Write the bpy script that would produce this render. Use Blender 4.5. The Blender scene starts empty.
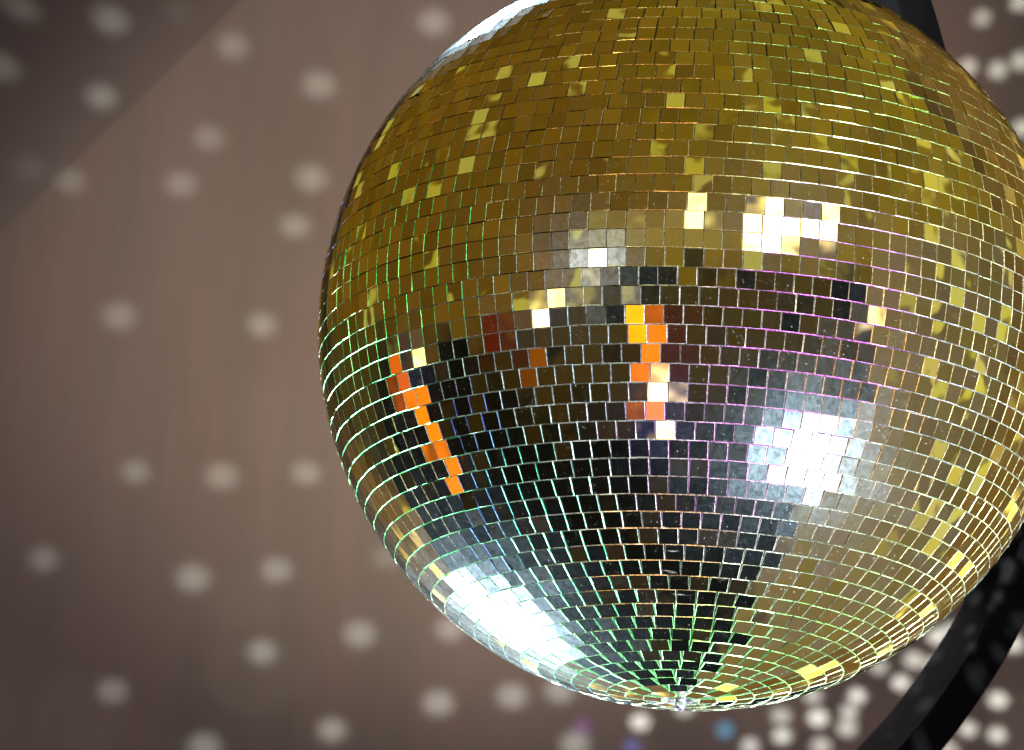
import bpy, bmesh, math, random
import numpy as np
from mathutils import Vector, Matrix

random.seed(11)
rng = np.random.default_rng(11)
S = bpy.context.scene
COL = S.collection

# ------------------------------------------------------------------ camera frame
W, H = 1024, 750
R = 0.205                       # ball radius, metres (a 41 cm mirror ball with 10 mm tiles)
D = 15.0 * R                    # camera to ball centre
C = Vector((0.0, 0.0, 2.0))     # ball centre
BX, BY, BR = 695.0, 334.0, 377.0
FPX = BR * math.sqrt(D * D - R * R) / R
E = math.radians(16.0)          # the camera looks up at the ball
ROLL = math.radians(2.8)
_r = Vector((1, 0, 0)); _u = Vector((0, -math.sin(E), math.cos(E))); FWD = Vector((0, math.cos(E), math.sin(E)))
RT = (_r * math.cos(ROLL) + _u * math.sin(ROLL)).normalized()
UP = (_u * math.cos(ROLL) - _r * math.sin(ROLL)).normalized()


def ray(px, py):
    return (FWD + RT * ((px - W / 2) / FPX) + UP * ((H / 2 - py) / FPX)).normalized()


TOBALL = ray(BX, BY)
CAM = C - TOBALL * D
# frame that looks at the ball
TC = -TOBALL
RTB = (RT - TC * RT.dot(TC)).normalized()
UPB = TC.cross(RTB).normalized()


def ball_dir(px, py):
    """unit normal of the ball where the photograph shows px, py"""
    u = (px - BX) / BR; v = (BY - py) / BR
    q = u * u + v * v
    if q > 0.985:
        s = math.sqrt(0.985 / q); u *= s; v *= s; q = 0.985
    return (RTB * u + UPB * v + TC * math.sqrt(1 - q)).normalized()


def mirror_dir(px, py):
    n = ball_dir(px, py)
    return (n * (2 * n.dot(TC)) - TC).normalized()


def on_plane(px, py, p0, n):
    d = ray(px, py)
    return CAM + d * ((p0 - CAM).dot(n) / d.dot(n))


def at_depth(px, py, back):
    """point 'back' metres behind the ball centre along the view axis"""
    d = ray(px, py)
    dep = (C - CAM).dot(FWD) + back
    return CAM + d * (dep / d.dot(FWD))


# ------------------------------------------------------------------ node helpers
class NT:
    def __init__(self, tree):
        self.t = tree; tree.nodes.clear()

    def n(self, kind, **kw):
        nd = self.t.nodes.new(kind)
        for k, v in kw.items():
            setattr(nd, k, v)
        return nd

    def put(self, sock, v):
        if v is None:
            return
        if isinstance(v, bpy.types.NodeSocket):
            self.t.links.new(v, sock)
        else:
            if sock.type == 'RGBA' and len(v) == 3:
                v = (*v, 1.0)
            sock.default_value = v

    def m(self, op, a, b=None, c=None, clamp=False):
        nd = self.n('ShaderNodeMath', operation=op, use_clamp=clamp)
        for i, v in enumerate((a, b, c)):
            if v is not None:
                self.put(nd.inputs[i], v)
        return nd.outputs[0]

    def vm(self, op, a, b=None):
        nd = self.n('ShaderNodeVectorMath', operation=op)
        self.put(nd.inputs[0], a)
        if b is not None:
            self.put(nd.inputs[1], b)
        return nd.outputs['Value'] if op in ('DOT_PRODUCT', 'LENGTH', 'DISTANCE') else nd.outputs['Vector']

    def mr(self, v, a, b, c=0.0, d=1.0, smooth=True):
        nd = self.n('ShaderNodeMapRange', interpolation_type='SMOOTHSTEP' if smooth else 'LINEAR')
        if not smooth:
            nd.clamp = True
        for i, x in enumerate((v, a, b, c, d)):
            self.put(nd.inputs[i], x)
        return nd.outputs[0]

    def mix(self, f, a, b, blend='MIX'):
        nd = self.n('ShaderNodeMix', data_type='RGBA', blend_type=blend)
        self.put(nd.inputs[0], f); self.put(nd.inputs[6], a); self.put(nd.inputs[7], b)
        return nd.outputs[2]

    def noise(self, vec, scale, detail=2.0, rough=0.5, dist=0.0):
        nd = self.n('ShaderNodeTexNoise')
        self.put(nd.inputs['Vector'], vec)
        nd.inputs['Scale'].default_value = scale; nd.inputs['Detail'].default_value = detail
        nd.inputs['Roughness'].default_value = rough; nd.inputs['Distortion'].default_value = dist
        return nd

    def link(self, a, b):
        self.t.links.new(a, b)


def new_mat(name):
    m = bpy.data.materials.new(name); m.use_nodes = True
    return m, NT(m.node_tree)


# ------------------------------------------------------------------ materials
def mat_mirror():
    m, t = new_mat('gold_mirror_glass')
    out = t.n('ShaderNodeOutputMaterial')
    tc = t.n('ShaderNodeTexCoord').outputs['Object']
    # faint waviness of the glass
    wav = t.noise(tc, 55.0, 1.0)
    bump = t.n('ShaderNodeBump'); bump.inputs['Strength'].default_value = 0.09; bump.inputs['Distance'].default_value = 0.0012
    t.link(wav.outputs['Fac'], bump.inputs['Height'])
    gold = t.n('ShaderNodeBsdfGlossy'); gold.inputs['Roughness'].default_value = 0.015
    tint = t.n('ShaderNodeAttribute', attribute_name='tile_tint')
    t.link(tint.outputs['Color'], gold.inputs['Color'])
    t.link(bump.outputs['Normal'], gold.inputs['Normal'])
    # hazy film of dust and fingerprints on the glass
    film = t.n('ShaderNodeBsdfGlossy'); film.inputs['Roughness'].default_value = 0.29
    film.inputs['Color'].default_value = (0.62, 0.86, 1.0, 1)
    tint = t.n('ShaderNodeAttribute', attribute_name='tile_tint')
    smear = t.noise(tc, 330.0, 6.0, 0.75, 0.6)
    big = t.noise(tc, 7.0, 2.0)
    f = t.m('MULTIPLY', t.mr(smear.outputs['Fac'], 0.34, 0.66, 0.45, 1.2), t.mr(big.outputs['Fac'], 0.35, 0.65, 0.55, 1.2))
    f = t.m('MULTIPLY', t.m('MULTIPLY', f, FILM), tint.outputs['Alpha'])
    tight = t.n('ShaderNodeBsdfGlossy'); tight.inputs['Roughness'].default_value = 0.17
    tight.inputs['Color'].default_value = (0.8, 0.94, 1.0, 1)
    fm = t.n('ShaderNodeMixShader'); fm.inputs[0].default_value = 0.5; t.link(film.outputs[0], fm.inputs[1]); t.link(tight.outputs[0], fm.inputs[2])
    mx = t.n('ShaderNodeMixShader'); t.link(f, mx.inputs[0]); t.link(gold.outputs[0], mx.inputs[1]); t.link(fm.outputs[0], mx.inputs[2])
    # specks and fine scratches
    sp = t.noise(tc, 1300.0, 2.0, 0.6)
    spw = t.noise(tc, 75.0, 2.0)
    speck = t.m('MULTIPLY', t.mr(sp.outputs['Fac'], 0.675, 0.74), t.mr(spw.outputs['Fac'], 0.44, 0.56))
    mp = t.n('ShaderNodeMapping'); t.link(tc, mp.inputs['Vector']); mp.inputs['Scale'].default_value = (40, 40, 900); mp.inputs['Rotation'].default_value = (0.25, 0.12, 0.4)
    scr = t.noise(mp.outputs[0], 1.0, 2.0)
    where = t.noise(tc, 22.0, 1.0)
    scratch = t.m('MULTIPLY', t.mr(scr.outputs['Fac'], 0.72, 0.80), t.mr(where.outputs['Fac'], 0.60, 0.68))
    dirt = t.m('MULTIPLY', t.m('MAXIMUM', speck, scratch), 0.27)
    dif = t.n('ShaderNodeBsdfDiffuse'); dif.inputs['Color'].default_value = (0.8, 0.8, 0.75, 1)
    m2 = t.n('ShaderNodeMixShader'); t.link(dirt, m2.inputs[0]); t.link(mx.outputs[0], m2.inputs[1]); t.link(dif.outputs[0], m2.inputs[2])
    t.link(m2.outputs[0], out.inputs['Surface'])
    return m


def mat_edge():
    """ground bevels of the glass tiles, coloured glints painted in"""
    m, t = new_mat('bevelled_glass_edge')
    out = t.n('ShaderNodeOutputMaterial')
    at = t.n('ShaderNodeAttribute', attribute_name='edge_glint')
    g = t.n('ShaderNodeBsdfGlossy'); g.inputs['Roughness'].default_value = 0.33
    tc = t.n('ShaderNodeTexCoord').outputs['Object']
    chip = t.noise(tc, 800.0, 3.0, 0.7)
    ec = t.mix(1.0, at.outputs['Color'], t.mr(chip.outputs['Fac'], 0.36, 0.62, 0.35, 1.25), 'MULTIPLY')
    t.link(ec, g.inputs['Color'])
    d = t.n('ShaderNodeBsdfDiffuse'); t.link(ec, d.inputs['Color'])
    mx = t.n('ShaderNodeMixShader'); mx.inputs[0].default_value = 0.35
    t.link(g.outputs[0], mx.inputs[1]); t.link(d.outputs[0], mx.inputs[2])
    t.link(mx.outputs[0], out.inputs['Surface'])
    return m


def mat_core():
    m, t = new_mat('dark_adhesive')
    out = t.n('ShaderNodeOutputMaterial'); p = t.n('ShaderNodeBsdfPrincipled')
    tc = t.n('ShaderNodeTexCoord').outputs['Object']
    nz = t.noise(tc, 90.0, 3.0)
    t.put(p.inputs['Base Color'], t.mix(nz.outputs['Fac'], (0.02, 0.018, 0.014), (0.07, 0.06, 0.05)))
    p.inputs['Roughness'].default_value = 0.7
    t.link(p.outputs[0], out.inputs['Surface'])
    return m


def mat_pin():
    m, t = new_mat('polished_steel')
    out = t.n('ShaderNodeOutputMaterial'); p = t.n('ShaderNodeBsdfPrincipled')
    tc = t.n('ShaderNodeTexCoord').outputs['Object']
    nz = t.noise(tc, 300.0, 2.0)
    t.put(p.inputs['Roughness'], t.mr(nz.outputs['Fac'], 0.3, 0.7, 0.15, 0.35))
    p.inputs['Base Color'].default_value = (0.75, 0.82, 0.95, 1); p.inputs['Metallic'].default_value = 1.0
    t.link(p.outputs[0], out.inputs['Surface'])
    return m


def mat_wall():
    m, t = new_mat('brown_painted_boards')
    out = t.n('ShaderNodeOutputMaterial'); p = t.n('ShaderNodeBsdfPrincipled')
    tc = t.n('ShaderNodeTexCoord').outputs['Object']
    mp = t.n('ShaderNodeMapping'); t.link(tc, mp.inputs['Vector']); mp.inputs['Scale'].default_value = (1.0, 1.0, 0.16)
    a = t.noise(mp.outputs[0], 22.0, 3.0, 0.55); b = t.noise(mp.outputs[0], 60.0, 2.0); c = t.noise(tc, 3.2, 2.0)
    col = t.mix(t.mr(a.outputs['Fac'], 0.36, 0.64), (0.0733, 0.0515, 0.0263), (0.0951, 0.0587, 0.0328))
    col = t.mix(t.mr(b.outputs['Fac'], 0.35, 0.65, 0.0, 0.35), col, (0.0804, 0.0577, 0.0328))
    col = t.mix(t.mr(c.outputs['Fac'], 0.35, 0.65, 0.0, 0.4), col, (0.0913, 0.0670, 0.0422))
    t.put(p.inputs['Base Color'], col)
    p.inputs['Roughness'].default_value = 0.75
    bp = t.n('ShaderNodeBump'); bp.inputs['Strength'].default_value = 0.2; bp.inputs['Distance'].default_value = 0.004
    t.link(b.outputs['Fac'], bp.inputs['Height']); t.link(bp.outputs[0], p.inputs['Normal'])
    t.link(p.outputs[0], out.inputs['Surface'])
    return m


def mat_ceiling():
    m, t = new_mat('dark_plaster')
    out = t.n('ShaderNodeOutputMaterial'); p = t.n('ShaderNodeBsdfPrincipled')
    tc = t.n('ShaderNodeTexCoord').outputs['Object']
    a = t.noise(tc, 6.0, 3.0)
    t.put(p.inputs['Base Color'], t.mix(t.mr(a.outputs['Fac'], 0.3, 0.7), (0.0600, 0.0430, 0.0260), (0.0710, 0.0500, 0.0310)))
    p.inputs['Roughness'].default_value = 0.8
    t.link(p.outputs[0], out.inputs['Surface'])
    return m


def mat_black():
    m, t = new_mat('satin_black_paint')
    out = t.n('ShaderNodeOutputMaterial'); p = t.n('ShaderNodeBsdfPrincipled')
    tc = t.n('ShaderNodeTexCoord').outputs['Object']
    a = t.noise(tc, 40.0, 4.0); b = t.noise(tc, 260.0, 2.0)
    t.put(p.inputs['Base Color'], t.mix(a.outputs['Fac'], (0.0025, 0.0025, 0.0026), (0.0055, 0.0055, 0.0056)))
    t.put(p.inputs['Roughness'], t.mr(a.outputs['Fac'], 0.3, 0.7, 0.6, 0.8))
    p.inputs['Specular IOR Level'].default_value = 0.0
    bp = t.n('ShaderNodeBump'); bp.inputs['Strength'].default_value = 0.12; bp.inputs['Distance'].default_value = 0.001
    t.link(b.outputs['Fac'], bp.inputs['Height']); t.link(bp.outputs[0], p.inputs['Normal'])
    t.link(p.outputs[0], out.inputs['Surface'])
    return m


FILM = 0.045
PA, PB, PD = 4.5, 11.0, 0.17
M_MIRROR, M_EDGE, M_CORE, M_PIN = mat_mirror(), mat_edge(), mat_core(), mat_pin()
M_WALL, M_CEIL, M_BLACK = mat_wall(), mat_ceiling(), mat_black()


def mesh_obj(name, verts, faces, mats, parent=None, idx=None, smooth=False):
    me = bpy.data.meshes.new(name)
    me.from_pydata([tuple(v) for v in verts], [], faces)
    for mm in mats:
        me.materials.append(mm)
    if idx is not None:
        me.polygons.foreach_set('material_index', idx)
    if smooth:
        me.polygons.foreach_set('use_smooth', [True] * len(me.polygons))
    me.update()
    o = bpy.data.objects.new(name, me); COL.objects.link(o)
    if parent is not None:
        o.parent = parent
    return o


# ------------------------------------------------------------------ the ball
ball = bpy.data.objects.new('mirror_ball', None); COL.objects.link(ball)
ball.location = C
ball['label'] = 'large gold mirror ball covered in small square tiles, shining with white highlights'
ball['category'] = 'mirror ball'

ROWS = 65
PITCH = math.pi / ROWS
# coloured glints painted on to the bevels: px, py, radius, 'h'/'v' edges, colour, weight
GLINTS = [
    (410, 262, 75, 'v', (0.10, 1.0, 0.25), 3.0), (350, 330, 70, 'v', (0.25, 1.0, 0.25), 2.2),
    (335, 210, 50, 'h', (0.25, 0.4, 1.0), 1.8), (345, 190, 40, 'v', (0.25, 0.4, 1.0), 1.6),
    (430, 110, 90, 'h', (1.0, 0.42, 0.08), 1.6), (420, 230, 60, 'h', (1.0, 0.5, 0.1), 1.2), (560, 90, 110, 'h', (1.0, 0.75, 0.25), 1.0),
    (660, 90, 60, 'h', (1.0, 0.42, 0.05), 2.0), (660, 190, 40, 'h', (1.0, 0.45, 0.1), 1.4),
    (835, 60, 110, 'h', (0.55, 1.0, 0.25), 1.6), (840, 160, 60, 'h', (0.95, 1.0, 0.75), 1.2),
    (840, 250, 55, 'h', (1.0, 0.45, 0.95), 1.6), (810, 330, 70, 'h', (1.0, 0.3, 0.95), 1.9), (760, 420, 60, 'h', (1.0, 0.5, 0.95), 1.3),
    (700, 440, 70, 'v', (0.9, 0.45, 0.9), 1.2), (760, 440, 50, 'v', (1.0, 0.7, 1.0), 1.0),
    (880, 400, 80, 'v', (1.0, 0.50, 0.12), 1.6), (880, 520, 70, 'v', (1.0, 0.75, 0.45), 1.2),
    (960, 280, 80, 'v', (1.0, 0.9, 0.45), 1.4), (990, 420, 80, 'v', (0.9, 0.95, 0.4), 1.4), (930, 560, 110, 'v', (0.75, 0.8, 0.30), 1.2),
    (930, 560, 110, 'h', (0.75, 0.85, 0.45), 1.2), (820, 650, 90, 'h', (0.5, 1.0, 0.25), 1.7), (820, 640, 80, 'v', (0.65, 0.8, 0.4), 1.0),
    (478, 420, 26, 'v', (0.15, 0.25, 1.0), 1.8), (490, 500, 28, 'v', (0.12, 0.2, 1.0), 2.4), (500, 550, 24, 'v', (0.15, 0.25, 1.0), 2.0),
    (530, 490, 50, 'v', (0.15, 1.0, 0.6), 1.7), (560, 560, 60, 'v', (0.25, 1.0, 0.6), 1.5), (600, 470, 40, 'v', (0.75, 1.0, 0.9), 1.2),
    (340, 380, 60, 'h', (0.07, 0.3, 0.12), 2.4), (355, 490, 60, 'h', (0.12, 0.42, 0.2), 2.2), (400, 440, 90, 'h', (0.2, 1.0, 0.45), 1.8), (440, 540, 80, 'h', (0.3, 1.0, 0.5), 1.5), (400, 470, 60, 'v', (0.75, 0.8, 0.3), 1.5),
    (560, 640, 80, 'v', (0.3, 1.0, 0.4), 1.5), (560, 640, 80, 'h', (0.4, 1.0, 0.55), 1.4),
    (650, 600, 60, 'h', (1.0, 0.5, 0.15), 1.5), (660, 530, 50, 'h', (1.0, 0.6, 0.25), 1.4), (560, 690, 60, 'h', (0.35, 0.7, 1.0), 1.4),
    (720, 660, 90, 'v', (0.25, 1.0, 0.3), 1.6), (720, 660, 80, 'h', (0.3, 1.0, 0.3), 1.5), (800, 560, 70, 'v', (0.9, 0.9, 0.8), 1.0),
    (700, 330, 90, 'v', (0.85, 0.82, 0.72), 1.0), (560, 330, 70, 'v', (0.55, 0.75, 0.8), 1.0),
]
tn = np.array([list(ball_dir(a, b)) for a, b, *_ in GLINTS])
tr = np.array([x[2] / BR for x in GLINTS])
th = np.array([x[3] == 'h' for x in GLINTS])
tcol = np.array([x[4] for x in GLINTS]) ** 1.15; tw = np.array([x[5] for x in GLINTS])


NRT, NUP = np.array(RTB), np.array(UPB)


def glint_at(n, horizontal):
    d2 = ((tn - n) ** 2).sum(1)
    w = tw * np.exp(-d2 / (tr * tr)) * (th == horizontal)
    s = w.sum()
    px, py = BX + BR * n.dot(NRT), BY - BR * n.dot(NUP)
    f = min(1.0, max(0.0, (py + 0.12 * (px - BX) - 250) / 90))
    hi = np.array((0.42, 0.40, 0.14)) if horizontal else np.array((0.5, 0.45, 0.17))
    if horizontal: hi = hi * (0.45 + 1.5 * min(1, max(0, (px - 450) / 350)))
    base = hi * (1 - f) + np.array((0.60, 0.66, 0.56)) * f  # bevel base painted gold and dimmer above, paler below, imitating the lighting
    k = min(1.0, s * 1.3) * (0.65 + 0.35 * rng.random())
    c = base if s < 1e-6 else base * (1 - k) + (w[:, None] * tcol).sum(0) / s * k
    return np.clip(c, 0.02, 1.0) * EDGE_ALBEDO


EDGE_ALBEDO = 0.72
verts, faces, midx, eglint, ttint = [], [], [], [], []
GAP = 0.00014; CH = 0.00022; TH = 0.0016


def add_tile(n, e, up, hw, hh, row_tilt):
    """one glass tile: mirror face, four bevels, four sides"""
    # tilt of the hand-laid tile
    sd = 0.0085 if rng.random() > 0.12 else 0.04
    a, b = rng.normal(0, sd), rng.normal(0, sd) + row_tilt
    n2 = n + e * a + up * b; n2 /= np.linalg.norm(n2)
    sp = rng.normal(0, 0.007)
    e2 = e + up * sp; e2 -= n2 * e2.dot(n2); e2 /= np.linalg.norm(e2)
    u2 = np.cross(n2, e2)
    c = n * (R + rng.normal(0, 0.00006)) + e * rng.normal(0, 0.00006) + up * rng.normal(0, 0.00007)
    b0 = len(verts)
    sgn = ((-1, -1), (1, -1), (1, 1), (-1, 1))
    ch = CH * rng.uniform(0.75, 1.3); dz = ch * rng.uniform(0.6, 1.5, 4)
    for x, y in sgn: verts.append(c + e2 * x * (hw - ch) + u2 * y * (hh - ch))
    for q, (x, y) in enumerate(sgn): verts.append(c + e2 * x * hw + u2 * y * hh - n2 * dz[q])
    for x, y in sgn: verts.append(c + e2 * x * hw + u2 * y * hh - n2 * TH)
    faces.append((b0, b0 + 1, b0 + 2, b0 + 3)); midx.append(0)
    kind = (True, False, True, False)
    cols = [glint_at(n, True), glint_at(n, False)]
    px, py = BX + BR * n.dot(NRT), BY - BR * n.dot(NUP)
    if py < 300 and px < 640: cols[0] = cols[0] * rng.choice((0.12, 0.12, 0.3, 1.3))  # upper left seams painted mostly dark, with a few bright glints
    if px > 780 and py > 430: cols = [cols[0] * 0.75, cols[1] * 0.6]  # bevel glints painted weaker at lower right
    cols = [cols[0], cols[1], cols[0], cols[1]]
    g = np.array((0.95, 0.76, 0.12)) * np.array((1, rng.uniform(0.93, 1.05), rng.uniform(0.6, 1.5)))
    eglint.append((0.8, 0.8, 0.8)); ttint.append(np.clip(g * rng.uniform(0.9, 1.03), 0, 1))
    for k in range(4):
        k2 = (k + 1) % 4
        faces.append((b0 + k, b0 + 4 + k, b0 + 4 + k2, b0 + k2)); midx.append(1); eglint.append(np.clip(cols[k] * rng.choice((0.35, 0.6, 0.85, 1.0, 1.25)), 0, 1)); ttint.append((0.9, 0.7, 0.2))
    for k in range(4):
        k2 = (k + 1) % 4
        faces.append((b0 + 4 + k, b0 + 8 + k, b0 + 8 + k2, b0 + 4 + k2)); midx.append(1); eglint.append(cols[k] * 0.6); ttint.append((0.9, 0.7, 0.2))


lon_front = math.atan2(TC.y, TC.x)
z = np.array((0.0, 0.0, 1.0))
shift = 0.0
for i in range(ROWS):
    lat = -math.pi / 2 + (i + 0.5) * PITCH
    cmin = min(math.cos(lat - PITCH * 0.42), math.cos(lat + PITCH * 0.42))
    N = max(3, int(2 * math.pi * max(cmin, 0.02) / PITCH))
    if i in (0, ROWS - 1):
        continue
    shift += rng.normal(0, 0.28)
    row_e = rng.normal(0, 0.004)
    for k in range(N):
        lon = lon_front + (k + 0.5 + shift) * 2 * math.pi / N
        n = np.array((math.cos(lat) * math.cos(lon), math.cos(lat) * math.sin(lon), math.sin(lat)))
        e = np.array((-math.sin(lon), math.cos(lon), 0.0))
        up = np.cross(n, e)
        w = min(PITCH, 2 * math.pi * cmin / N)
        add_tile(n, e, up, R * w / 2 - GAP / 2, R * PITCH / 2 - GAP / 2, row_e)
tiles = mesh_obj('mirror_tiles', verts, faces, [M_MIRROR, M_EDGE], ball, midx)
for nm, data in (('edge_glint', eglint), ('tile_tint', ttint)):
    ca = tiles.data.color_attributes.new(nm, 'FLOAT_COLOR', 'CORNER')
    arr = np.ones((len(faces) * 4, 4), dtype=np.float32)
    arr[:, :3] = np.repeat(np.array(data, dtype=np.float32), 4, axis=0)
    arr[:, 3] = np.repeat(rng.uniform(0.55, 1.5, len(faces)), 4)
    ca.data.foreach_set('color', arr.ravel())

# core sphere the tiles are glued on
cv, cf = [], []
NS, NR = 96, 48
rc = R - 0.0011
cv.append((0, 0, -rc))
for j in range(1, NR):
    a = -math.pi / 2 + math.pi * j / NR
    for k in range(NS):
        b = 2 * math.pi * k / NS
        cv.append((rc * math.cos(a) * math.cos(b), rc * math.cos(a) * math.sin(b), rc * math.sin(a)))
cv.append((0, 0, rc))
for k in range(NS):
    cf.append((0, 1 + (k + 1) % NS, 1 + k))
    for j in range(NR - 2):
        p = 1 + j * NS
        cf.append((p + k, p + (k + 1) % NS, p + NS + (k + 1) % NS, p + NS + k))
    p = 1 + (NR - 2) * NS
    cf.append((p + k, p + (k + 1) % NS, len(cv) - 1))
mesh_obj('core', cv, cf, [M_CORE], ball, smooth=True)


def lathe(name, prof, mat, parent, seg=28):
    v, f = [], []
    for r, zz in prof:
        for k in range(seg):
            a = 2 * math.pi * k / seg
            v.append((r * math.cos(a), r * math.sin(a), zz))
    for j in range(len(prof) - 1):
        for k in range(seg):
            f.append((j * seg + k, j * seg + (k + 1) % seg, (j + 1) * seg + (k + 1) % seg, (j + 1) * seg + k))
    f.append(tuple(reversed(range(seg)))); f.append(tuple((len(prof) - 1) * seg + k for k in range(seg)))
    return mesh_obj(name, v, f, [mat], parent, smooth=False)


lathe('pole_pin', [(0.0008, -R - 0.0052), (0.0028, -R - 0.0046), (0.0034, -R - 0.003), (0.0034, -R - 0.0008), (0.0075, -R - 0.0004), (0.0078, -R + 0.0015)], M_PIN, ball)
lathe('hanging_spindle', [(0.03, R - 0.004), (0.03, R + 0.006), (0.012, R + 0.012), (0.008, R + 0.014), (0.008, R + 0.085)], M_PIN, ball)

# ------------------------------------------------------------------ the black hoop behind the ball
KEYS = [(705, -190, 0.0), (795, -150, 0.04), (862, -75, 0.10), (896, 0, 0.15), (935, 120, 0.20), (1000, 260, 0.24), (1034, 400, 0.26), (1032, 500, 0.27), (1003, 590, 0.27),
        (967, 660, 0.27), (904, 745, 0.27), (812, 830, 0.25), (690, 890, 0.22)]
pts = [at_depth(*k) for k in KEYS]


def catmull(p, n):
    out = []
    q = [p[0] * 2 - p[1]] + p + [p[-1] * 2 - p[-2]]
    for i in range(1, len(q) - 2):
        for k in range(n):
            t_ = k / n
            a, b, c, d = q[i - 1], q[i], q[i + 1], q[i + 2]
            out.append(0.5 * ((2 * b) + (c - a) * t_ + (2 * a - 5 * b + 4 * c - d) * t_ ** 2 + (3 * b - a - 3 * c + d) * t_ ** 3))
    out.append(p[-1]); return out


path = catmull(pts, 12)
hv, hf = [], []
wf, di, bv = 0.024, 0.034, 0.0022
sec = []
for sx, sy in ((-1, -1), (1, -1), (1, 1), (-1, 1)):
    cx, cy = sx * (wf / 2 - bv), sy * (di / 2 - bv)
    a0 = {(-1, -1): 180, (1, -1): 270, (1, 1): 0, (-1, 1): 90}[(sx, sy)]
    for k in range(4):
        a = math.radians(a0 + 30 * k)
        sec.append((cx + bv * math.cos(a), cy + bv * math.sin(a)))
for i, p in enumerate(path):
    tg = (path[min(i + 1, len(path) - 1)] - path[max(i - 1, 0)]).normalized()
    side = tg.cross(TC).normalized()         # across the front face
    nrm = side.cross(tg).normalized()
    if nrm.dot(TC) < 0: nrm = -nrm
    # outward = away from the ball centre
    if side.dot(p - C) < 0: side = -side
    rot = math.radians(32)
    fx = side * math.cos(rot) - nrm * math.sin(rot)
    fy = nrm * math.cos(rot) + side * math.sin(rot)
    for a, b in sec:
        hv.append(p + fx * a + fy * b)
ns = len(sec)
for i in range(len(path) - 1):
    for k in range(ns):
        hf.append((i * ns + k, i * ns + (k + 1) % ns, (i + 1) * ns + (k + 1) % ns, (i + 1) * ns + k))
hf.append(tuple(range(ns))); hf.append(tuple(reversed([(len(path) - 1) * ns + k for k in range(ns)])))
hv = [v - pts[0] for v in hv]
hoop = mesh_obj('curved_bracket', hv, hf, [M_BLACK], smooth=False)
hoop.location = pts[0]
hoop['label'] = 'thick black curved metal bracket arching behind the right side of the gold mirror ball'
hoop['category'] = 'bracket'

# ------------------------------------------------------------------ wall and sloping ceiling
WY = 1.25
WP, WN = Vector((0, WY, 0)), Vector((0, -1, 0))
X0, X1, Z0, Z1 = -2.0, 4.5, 1.15, 7.0
xs = np.linspace(X0, X1, 41); zs = np.linspace(Z0, Z1, 31)
wv = [(x, WY, zz) for zz in zs for x in xs]
nx = len(xs)
wfc = [(j * nx + i, j * nx + i + 1, (j + 1) * nx + i + 1, (j + 1) * nx + i) for j in range(len(zs) - 1) for i in range(nx - 1)]
b = len(wv)
wv += [(X0, WY + 0.15, Z0), (X1, WY + 0.15, Z0), (X1, WY + 0.15, Z1), (X0, WY + 0.15, Z1)]
wfc.append((b, b + 3, b + 2, b + 1))
wall = mesh_obj('wall', wv, wfc, [M_WALL])
wall['kind'] = 'structure'

A = on_plane(-95, 133, WP, WN); B = on_plane(143, -95, WP, WN)
ax = (B - A).normalized()
outw = Vector((0, -1, 0))
perp = ax.cross(outw).normalized()
if perp.dot(UP - RT) < 0: perp = -perp      # towards the upper left, in the wall plane
SL = math.radians(41)
rad = 0.30
st = -rad * math.tan(SL / 2)
bm = bmesh.new(); bm.from_mesh(wall.data)
bmesh.ops.bisect_plane(bm, geom=bm.verts[:] + bm.edges[:] + bm.faces[:], plane_co=A + perp * st, plane_no=perp, clear_outer=True)
bm.to_mesh(wall.data); bm.free()
prof = [(st + rad * math.sin(SL * k / 12), -rad * (1 - math.cos(SL * k / 12))) for k in range(13)]
last = prof[-1]
LEN = 0.30
end = (last[0] + LEN * math.cos(SL), last[1] - LEN * math.sin(SL))
prof += [end, (end[0] - 0.1, end[1] - 0.1), (st, -0.16)]
cvv, cff = [], []
NP = len(prof)
for s in (-1.6, 2.2):
    for a, o_ in prof:
        cvv.append(A + ax * s + perp * a + outw * o_)
cvv += list(cvv)                            # the hidden sides get vertices of their own
Q = 2 * NP
for k in range(NP):
    o2 = 0 if k < 13 else Q
    cff.append((o2 + NP + k, o2 + NP + (k + 1) % NP, o2 + (k + 1) % NP, o2 + k))
cff.append(tuple(reversed(range(Q, Q + NP)))); cff.append(tuple(range(Q + NP, Q + 2 * NP)))
ceil = mesh_obj('ceiling', cvv, cff, [M_CEIL], smooth=False)
for p in ceil.data.polygons:
    p.use_smooth = p.index < 13
ceil['kind'] = 'structure'
CP = A + perp * last[0] + outw * last[1]
CN = (outw * math.cos(SL) + perp * math.sin(SL)).normalized()


def on_ceiling(px, py):
    return (on_plane(px, py, WP, WN) - A).dot(perp) > 0.0


def scene_point(px, py):
    return on_plane(px, py, CP, CN) if on_ceiling(px, py) else on_plane(px, py, WP, WN)


# ------------------------------------------------------------------ lamps
def lamp(name, kind, loc, energy, color=(1, 1, 1), aim=None, **kw):
    l = bpy.data.lights.new(name, kind); l.energy = energy; l.color = color
    for k, v in kw.items(): setattr(l, k, v)
    o = bpy.data.objects.new(name, l); COL.objects.link(o); o.location = loc
    if aim is not None:
        o.rotation_euler = (aim - Vector(loc)).to_track_quat('-Z', 'Y').to_euler()
    return o


# two pinspots on the ball
dA = mirror_dir(806, 446); pA = C + dA * 2.6
lamp('pinspot_front', 'AREA', pA, PA, (0.95, 0.98, 1.0), C, shape='DISK', size=0.31, spread=math.radians(9.5))
dB = mirror_dir(508, 610); pB = C + dB * (1.0 / dB.y)
lamp('pinspot_floor', 'AREA', pB, PB, (0.93, 0.98, 1.0), C, shape='DISK', size=0.52, spread=math.radians(17))
# small warm lamp added high behind the camera for bevel glints
dD = mirror_dir(606, 262); pD = C + dD * 3.4
lamp('glint_lamp', 'AREA', pD, PD, (1.0, 0.95, 0.80), C, shape='DISK', size=0.12, spread=math.radians(8))

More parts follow.
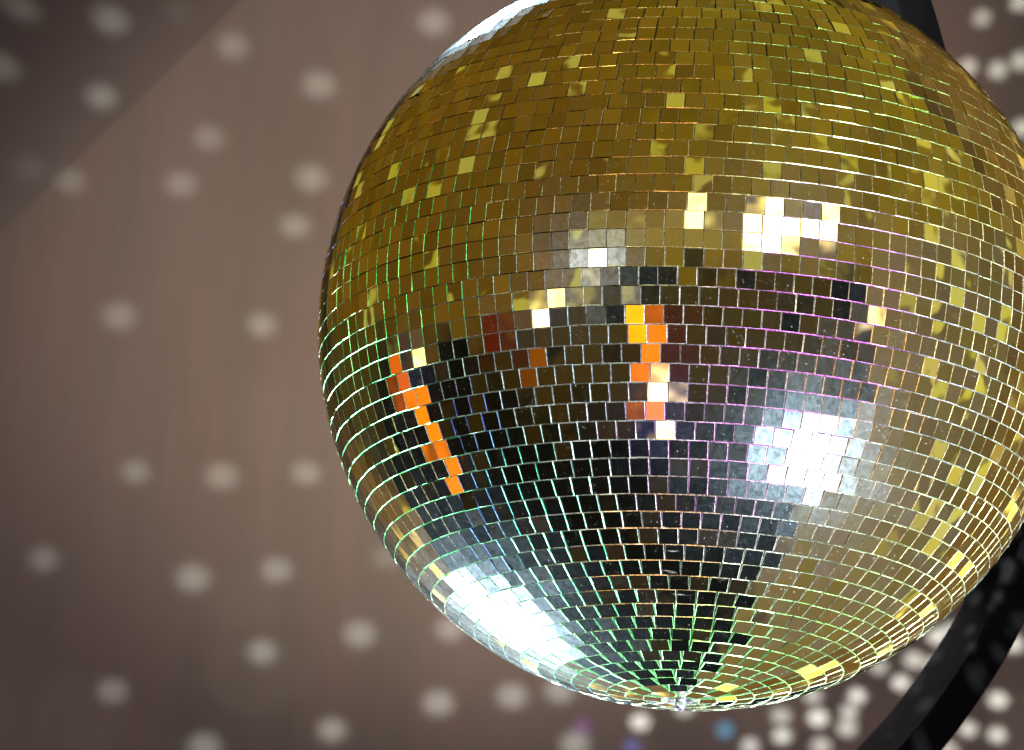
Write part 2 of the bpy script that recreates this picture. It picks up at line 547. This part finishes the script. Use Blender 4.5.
# cool lamp high behind the ball, catching its upper left rim
dE = mirror_dir(512, 17); pE = C + dE * 1.25
lamp('rim_lamp', 'AREA', pE, 0.6, (0.80, 0.93, 1.0), C - RTB * 0.10 + UPB * 0.14, shape='DISK', size=0.20, spread=math.radians(8))

# the ball throws its dots back at the wall: one unseen lamp added behind it, patterned by direction
DOTK = 4.6
DOTS = [(40, 19, .8), (115, 23, .85), (13, 73, .8), (102, 97, .9), (180, 13, .12), (30, 168, .15), (70, 181, .45), (233, 46, .6), (319, 85, .85), (209, 138, .55), (181, 184, .6),
        (311, 178, .85), (295, 226, .9), (119, 316, .6), (262, 325, .85), (136, 472, .6), (222, 476, .8), (306, 473, .9), (44, 559, .45), (193, 578, .8), (277, 570, .9), (262, 652, .9),
        (360, 634, 1), (113, 691, .55), (204, 747, .8), (332, 730, 1), (438, 703, 1.1), (434, 22, .9), (450, 629, 1), (560, 690, 1.1), (512, 696, 1.1), (575, 744, 1.1), (640, 722, 1.3), (684, 708, .9),
        (781, 716, .8), (782, 736, 1.3), (818, 718, 1.5), (821, 746, .9), (750, 746, 1.0), (857, 696, 1.5), (849, 712, 1.1), (847, 728, 1.0), (813, 696, .9), (901, 683, 1.6), (914, 660, 1.1), (879, 667, .9),
        (937, 637, 1.5), (951, 631, 1.1), (933, 665, 1.0), (1014, 644, 1.4), (998, 700, 1.5), (997, 735, 1.4), (968, 729, 1.3), (948, 749, .9), (387, 557, .5),
        (982, 18, .9), (998, 70, 1.1), (968, 67, 1.1), (1021, 61, 1.1), (1020, 2, 1.2), (1022, 128, 1.3)]
CDOTS = [(725, 730, (.25, 1.5, 3.4)), (582, 727, (.5, .15, 1.3)), (632, 747, (.2, .45, 2.4))]
LP = C + Vector((0.03, 0.47, 0.07))
gl = lamp('unseen_dot_lamp', 'POINT', LP, 36.0, (1, 1, 1), shadow_soft_size=0.006)
gl.data.use_nodes = True
t = NT(gl.data.node_tree)
lo = t.n('ShaderNodeOutputLight'); em = t.n('ShaderNodeEmission'); t.link(em.outputs[0], lo.inputs[0])
dirn = t.n('ShaderNodeTexCoord').outputs['Normal']


def hits(p0, n):
    k = t.m('DIVIDE', (p0 - LP).dot(n), t.vm('DOT_PRODUCT', dirn, tuple(n)))
    sc = t.vm('SCALE', dirn); t.put(t.t.nodes[-1].inputs['Scale'], k)
    raw = t.vm('ADD', sc, tuple(LP))
    return t.vm('MULTIPLY', raw, STRETCH), raw


STRETCH = (0.92, 1.0, 1.06)
(h_wall, h_raw), (h_ceil, _) = hits(WP, WN), hits(CP, CN)
acc = None
for px, py, s in DOTS:
    P = scene_point(px, py)
    oc = on_ceiling(px, py)
    rm = (13.8 if px < 620 else 7.8) * (P - CAM).length / FPX * (1 + 0.08 * math.sin(px * 1.7))
    dist = t.vm('DISTANCE', h_ceil if oc else h_wall, (P.x * STRETCH[0], P.y * STRETCH[1], P.z * STRETCH[2]))
    m1 = t.mr(dist, rm * (1.45 if px < 620 else 1.25), rm * (0.4 if px < 620 else 0.75))
    ids = (P - LP).length_squared / max(0.1, abs((P - LP).normalized().dot(CN if oc else WN)))   # keep the dots even
    acc = t.m('MULTIPLY_ADD', m1, s * (0.60 if px < 620 else 1.7) * DOTK * ids, acc if acc is not None else 0.0)
ROT = t.noise(dirn, 1.0, 0.0)
# dots out of the picture, seen in the mirrors
vo = t.n('ShaderNodeTexVoronoi'); vo.inputs['Scale'].default_value = 13.0; t.link(dirn, vo.inputs['Vector'])
cen = (scene_point(512, 375) - LP).normalized()
outm = t.mr(t.vm('DOT_PRODUCT', dirn, tuple(cen)), math.cos(0.68), math.cos(0.76))
far = t.m('MULTIPLY', t.mr(vo.outputs['Distance'], 0.34, 0.22), outm)
far = t.m('MULTIPLY', far, t.mr(t.vm('DOT_PRODUCT', dirn, (0.0, 1.0, 0.0)), 0.03, 0.12))
far = t.m('MULTIPLY', far, t.mr(t.vm('DOT_PRODUCT', dirn, tuple(cen)), math.cos(0.75), math.cos(1.35), 1.0, 34.0, False))
tot = t.m('MULTIPLY_ADD', far, 4.0, acc)
BASE = 1.6
colr = t.vm('SCALE', (0.78, 1.0, 1.22)); t.t.nodes[-1].inputs['Scale'].default_value = 1.0
t.put(t.t.nodes[-1].inputs['Scale'], tot)
pk = (scene_point(490, 215) - LP).normalized()
bs = t.mr(t.vm('DOT_PRODUCT', dirn, tuple(pk)), math.cos(0.56), math.cos(0.08), 0.09, 1.0)
# glow masked down past the wall's slanting top edge to darken the ceiling
pp = t.m('SUBTRACT', t.vm('DOT_PRODUCT', h_raw, tuple(perp)), A.dot(perp))
bs = t.m('MULTIPLY', bs, t.mr(pp, -0.15, 0.05, 1.0, 0.07))
bs = t.m('ADD', bs, t.mr(pp, 0.15, 0.24, 0.0, 0.9))
# wider spill for the rest of the wall
dy = t.m('MAXIMUM', t.vm('DOT_PRODUCT', dirn, (0.0, 1.0, 0.0)), 0.03)
wide = t.m('MULTIPLY', t.m('MINIMUM', t.m('POWER', dy, -3.0), 70.0), t.mr(t.vm('DOT_PRODUCT', dirn, tuple(cen)), math.cos(0.62), math.cos(0.9), 0.0, 0.55))
wide = t.m('MULTIPLY', wide, t.mr(dy, 0.03, 0.12))
bs = t.m('ADD', bs, wide)
glow = t.vm('SCALE', (BASE * 1.0, BASE * 0.92, BASE * 0.9)); t.put(t.t.nodes[-1].inputs['Scale'], bs)
col = t.vm('ADD', colr, glow)
for px, py, cc in CDOTS:
    P = scene_point(px, py); d = (P - LP).normalized(); ang = 8.5 * (P - CAM).length / FPX / (P - LP).length
    m1 = t.mr(t.vm('DOT_PRODUCT', dirn, tuple(d)), math.cos(ang * 1.25), math.cos(ang * 0.6))
    sc = t.vm('SCALE', cc); t.put(t.t.nodes[-1].inputs['Scale'], m1)
    col = t.vm('ADD', col, sc)
t.link(col, em.inputs['Color']); em.inputs['Strength'].default_value = 1.0

# unseen lamp added for the dots the ball throws on to the bracket
LQ = C + (RTB * 0.62 - UPB * 0.52 - TC * 0.58).normalized() * (R + 0.012)
gq = lamp('unseen_side_dot_lamp', 'POINT', LQ, 8.0, (0.92, 0.97, 1.0), shadow_soft_size=0.003)
gq.data.use_nodes = True
t = NT(gq.data.node_tree)
lo = t.n('ShaderNodeOutputLight'); em = t.n('ShaderNodeEmission'); t.link(em.outputs[0], lo.inputs[0])
vq = t.n('ShaderNodeTexVoronoi'); vq.inputs['Scale'].default_value = 12.0; tcq = t.n('ShaderNodeTexCoord').outputs['Normal']; t.link(tcq, vq.inputs['Vector'])
aimq = t.vm('DOT_PRODUCT', tcq, tuple((at_depth(985, 650, 0.27) - LQ).normalized()))
t.put(em.inputs['Strength'], t.m('MULTIPLY', t.mr(aimq, math.cos(0.95), math.cos(0.6)), t.m('ADD', t.mr(vq.outputs['Distance'], 0.40, 0.28), 0.05)))

# ------------------------------------------------------------------ world: the dim room around, as an environment
wd = bpy.data.worlds.new('World'); S.world = wd; wd.use_nodes = True
t = NT(wd.node_tree)
wo = t.n('ShaderNodeOutputWorld'); bg = t.n('ShaderNodeBackground'); t.link(bg.outputs[0], wo.inputs['Surface'])
gen = t.n('ShaderNodeTexCoord').outputs['Generated']
dn = t.vm('NORMALIZE', gen)
hv_ = t.vm('NORMALIZE', t.vm('ADD', dn, tuple(TC)))
U = t.m('MULTIPLY_ADD', t.vm('DOT_PRODUCT', hv_, tuple(RTB)), BR, BX)
V = t.m('MULTIPLY_ADD', t.vm('DOT_PRODUCT', hv_, tuple(UPB)), -BR, BY)
wn = t.noise(dn, 2.6, 3.0, 0.6); wn2 = t.noise(dn, 6.0, 3.0, 0.6)
wn3 = t.noise(dn, 9.0, 2.0, 0.6)
jit = t.m('MULTIPLY_ADD', wn2.outputs['Fac'], 60.0, -30.0)


def box(cx, cy, hw, hh, ang=0.0, soft=6.0):
    ca, sa = math.cos(ang), math.sin(ang)
    dx = t.m('ADD', U, -cx); dy = t.m('ADD', V, -cy)
    a = t.m('ABSOLUTE', t.m('ADD', t.m('MULTIPLY', dx, ca), t.m('MULTIPLY', dy, sa)))
    b_ = t.m('ABSOLUTE', t.m('ADD', t.m('MULTIPLY', dx, -sa), t.m('MULTIPLY', dy, ca)))
    return t.m('MULTIPLY', t.mr(a, hw + soft, hw - soft), t.mr(b_, hh + soft, hh - soft))


col = (0.0035, 0.0038, 0.004)
# ceiling half, amber on the left and more olive on the right
bound = t.m('ADD', t.mr(U, 480, 640, 338, 276), jit)
upm = t.mr(t.m('SUBTRACT', V, bound), 14, -14)
amber = t.mix(t.mr(U, 520, 820), (0.148, 0.092, 0.020), (0.225, 0.188, 0.050))
amber = t.mix(t.mr(wn.outputs['Fac'], 0.38, 0.62, 0.0, 0.45), amber, (0.085, 0.056, 0.02))
amber = t.mix(1.0, amber, t.mr(t.noise(dn, 16.0, 1.0).outputs['Fac'], 0.35, 0.65, 0.84, 1.16), 'MULTIPLY')
# dim furniture level
dim = box(690, 335, 190, 70, 0, 45)
dimc = t.mix(t.mr(wn2.outputs['Fac'], 0.36, 0.52), (0.006, 0.007, 0.007), (0.054, 0.042, 0.022))
col = t.mix(dim, col, dimc)
lowc = t.m('MULTIPLY', t.mr(wn3.outputs['Fac'], 0.56, 0.63), 0.45)
col = t.mix(lowc, col, (0.055, 0.038, 0.02))
col = t.mix(upm, col, amber)
# far left wall
lf = t.m('MULTIPLY', t.mr(t.m('ADD', U, jit), 405, 360), t.mr(V, 300, 340))
col = t.mix(lf, col, (0.060, 0.052, 0.030))
# right wall, with its vertical corner
s_ = t.m('ADD', t.m('ADD', U, -862.0), t.m('MULTIPLY', t.m('MAXIMUM', t.m('ADD', V, -400.0), 0.0), 0.57))
rw = t.m('MULTIPLY', t.mr(s_, -3, 3), t.mr(V, 215, 262))
rc_ = t.mix(t.mr(wn.outputs['Fac'], 0.35, 0.65), (0.175, 0.158, 0.30), (0.140, 0.125, 0.21))
rc_ = t.mix(t.mr(U, 865, 935, 1.0, 0.0), rc_, (0.215, 0.192, 0.36))
col = t.mix(rw, col, rc_)
# dots landing on the rest of the room
vd = t.n('ShaderNodeTexVoronoi'); vd.inputs['Scale'].default_value = 19.0; t.link(dn, vd.inputs['Vector'])
dm = t.m('MULTIPLY', t.mr(t.m('SUBTRACT', vd.outputs['Distance'], t.mr(U, 860, 980, 0.0, 0.11)), 0.28, 0.20), t.m('MAXIMUM', upm, t.m('MULTIPLY', rw, t.mr(U, 850, 940))))
col = t.mix(dm, col, t.mix(t.mr(U, 820, 930), (0.44, 0.46, 0.28), (0.66, 0.70, 0.6)))
pale = box(665, 235, 70, 18, 0.05, 10)
col = t.mix(t.m('MULTIPLY', pale, 0.75), col, (0.30, 0.26, 0.2))
# cream lit panes and warm lamps
for a in ((690, 217, 11, 9, 0, 3), (598, 254, 10, 7, 0, 3), (608, 272, 9, 8, 0, 3), (552, 313, 9, 9, 0, 3), (860, 322, 9, 9, 0, 3), (420, 362, 8, 9, 0, 3)):
    col = t.mix(box(*a), col, (4.5, 4.4, 9.0))
col = t.mix(box(787, 231, 42, 17, 0.06, 3), col, (8.0, 7.8, 12.0))
for a, c in (((652, 368, 14, 48, -0.06, 5), (1.5, 0.38, 0.002)), ((406, 378, 8, 24, -0.25, 4), (0.85, 0.18, 0.002)), ((440, 438, 6, 54, -0.42, 3), (1.6, 0.42, 0.003)),
             ((640, 325, 10, 9, 0, 4), (2.2, 0.95, 0.01)), ((665, 382, 10, 12, 0, 4), (8, 7, 20)), ((662, 420, 10, 9, 0, 4), (8, 7, 20)),
             ((678, 345, 16, 40, 0, 10), (0.06, 0.016, 0.004)), ((500, 340, 12, 18, 0.1, 6), (0.10, 0.014, 0.004)), ((538, 368, 10, 12, 0.1, 6), (0.28, 0.09, 0.004))):
    col = t.mix(box(*a), col, c)
t.put(bg.inputs['Color'], col)
bg.inputs['Strength'].default_value = 1.0

# ------------------------------------------------------------------ camera and render
cd = bpy.data.cameras.new('camera'); cam = bpy.data.objects.new('camera', cd); COL.objects.link(cam)
cam.matrix_world = Matrix(((RT.x, UP.x, -FWD.x, CAM.x), (RT.y, UP.y, -FWD.y, CAM.y), (RT.z, UP.z, -FWD.z, CAM.z), (0, 0, 0, 1)))
cd.sensor_fit = 'HORIZONTAL'; cd.sensor_width = 36.0; cd.lens = 36.0 * FPX / W
cd.clip_start = 0.05; cd.clip_end = 100.0
cd.dof.use_dof = True
cd.dof.focus_distance = (C - CAM).dot(FWD) - 0.72 * R
APERTURE = 0.009
cd.dof.aperture_fstop = cd.lens / 1000.0 / APERTURE
S.camera = cam

S.view_settings.view_transform = 'Standard'; S.view_settings.look = 'None'
S.view_settings.exposure = 0.0; S.view_settings.gamma = 1.0
S.render.engine = 'CYCLES'
S.cycles.use_denoising = True
S.cycles.max_bounces = 6; S.cycles.diffuse_bounces = 2; S.cycles.glossy_bounces = 4
S.cycles.caustics_reflective = False; S.cycles.caustics_refractive = False
S.cycles.use_adaptive_sampling = False
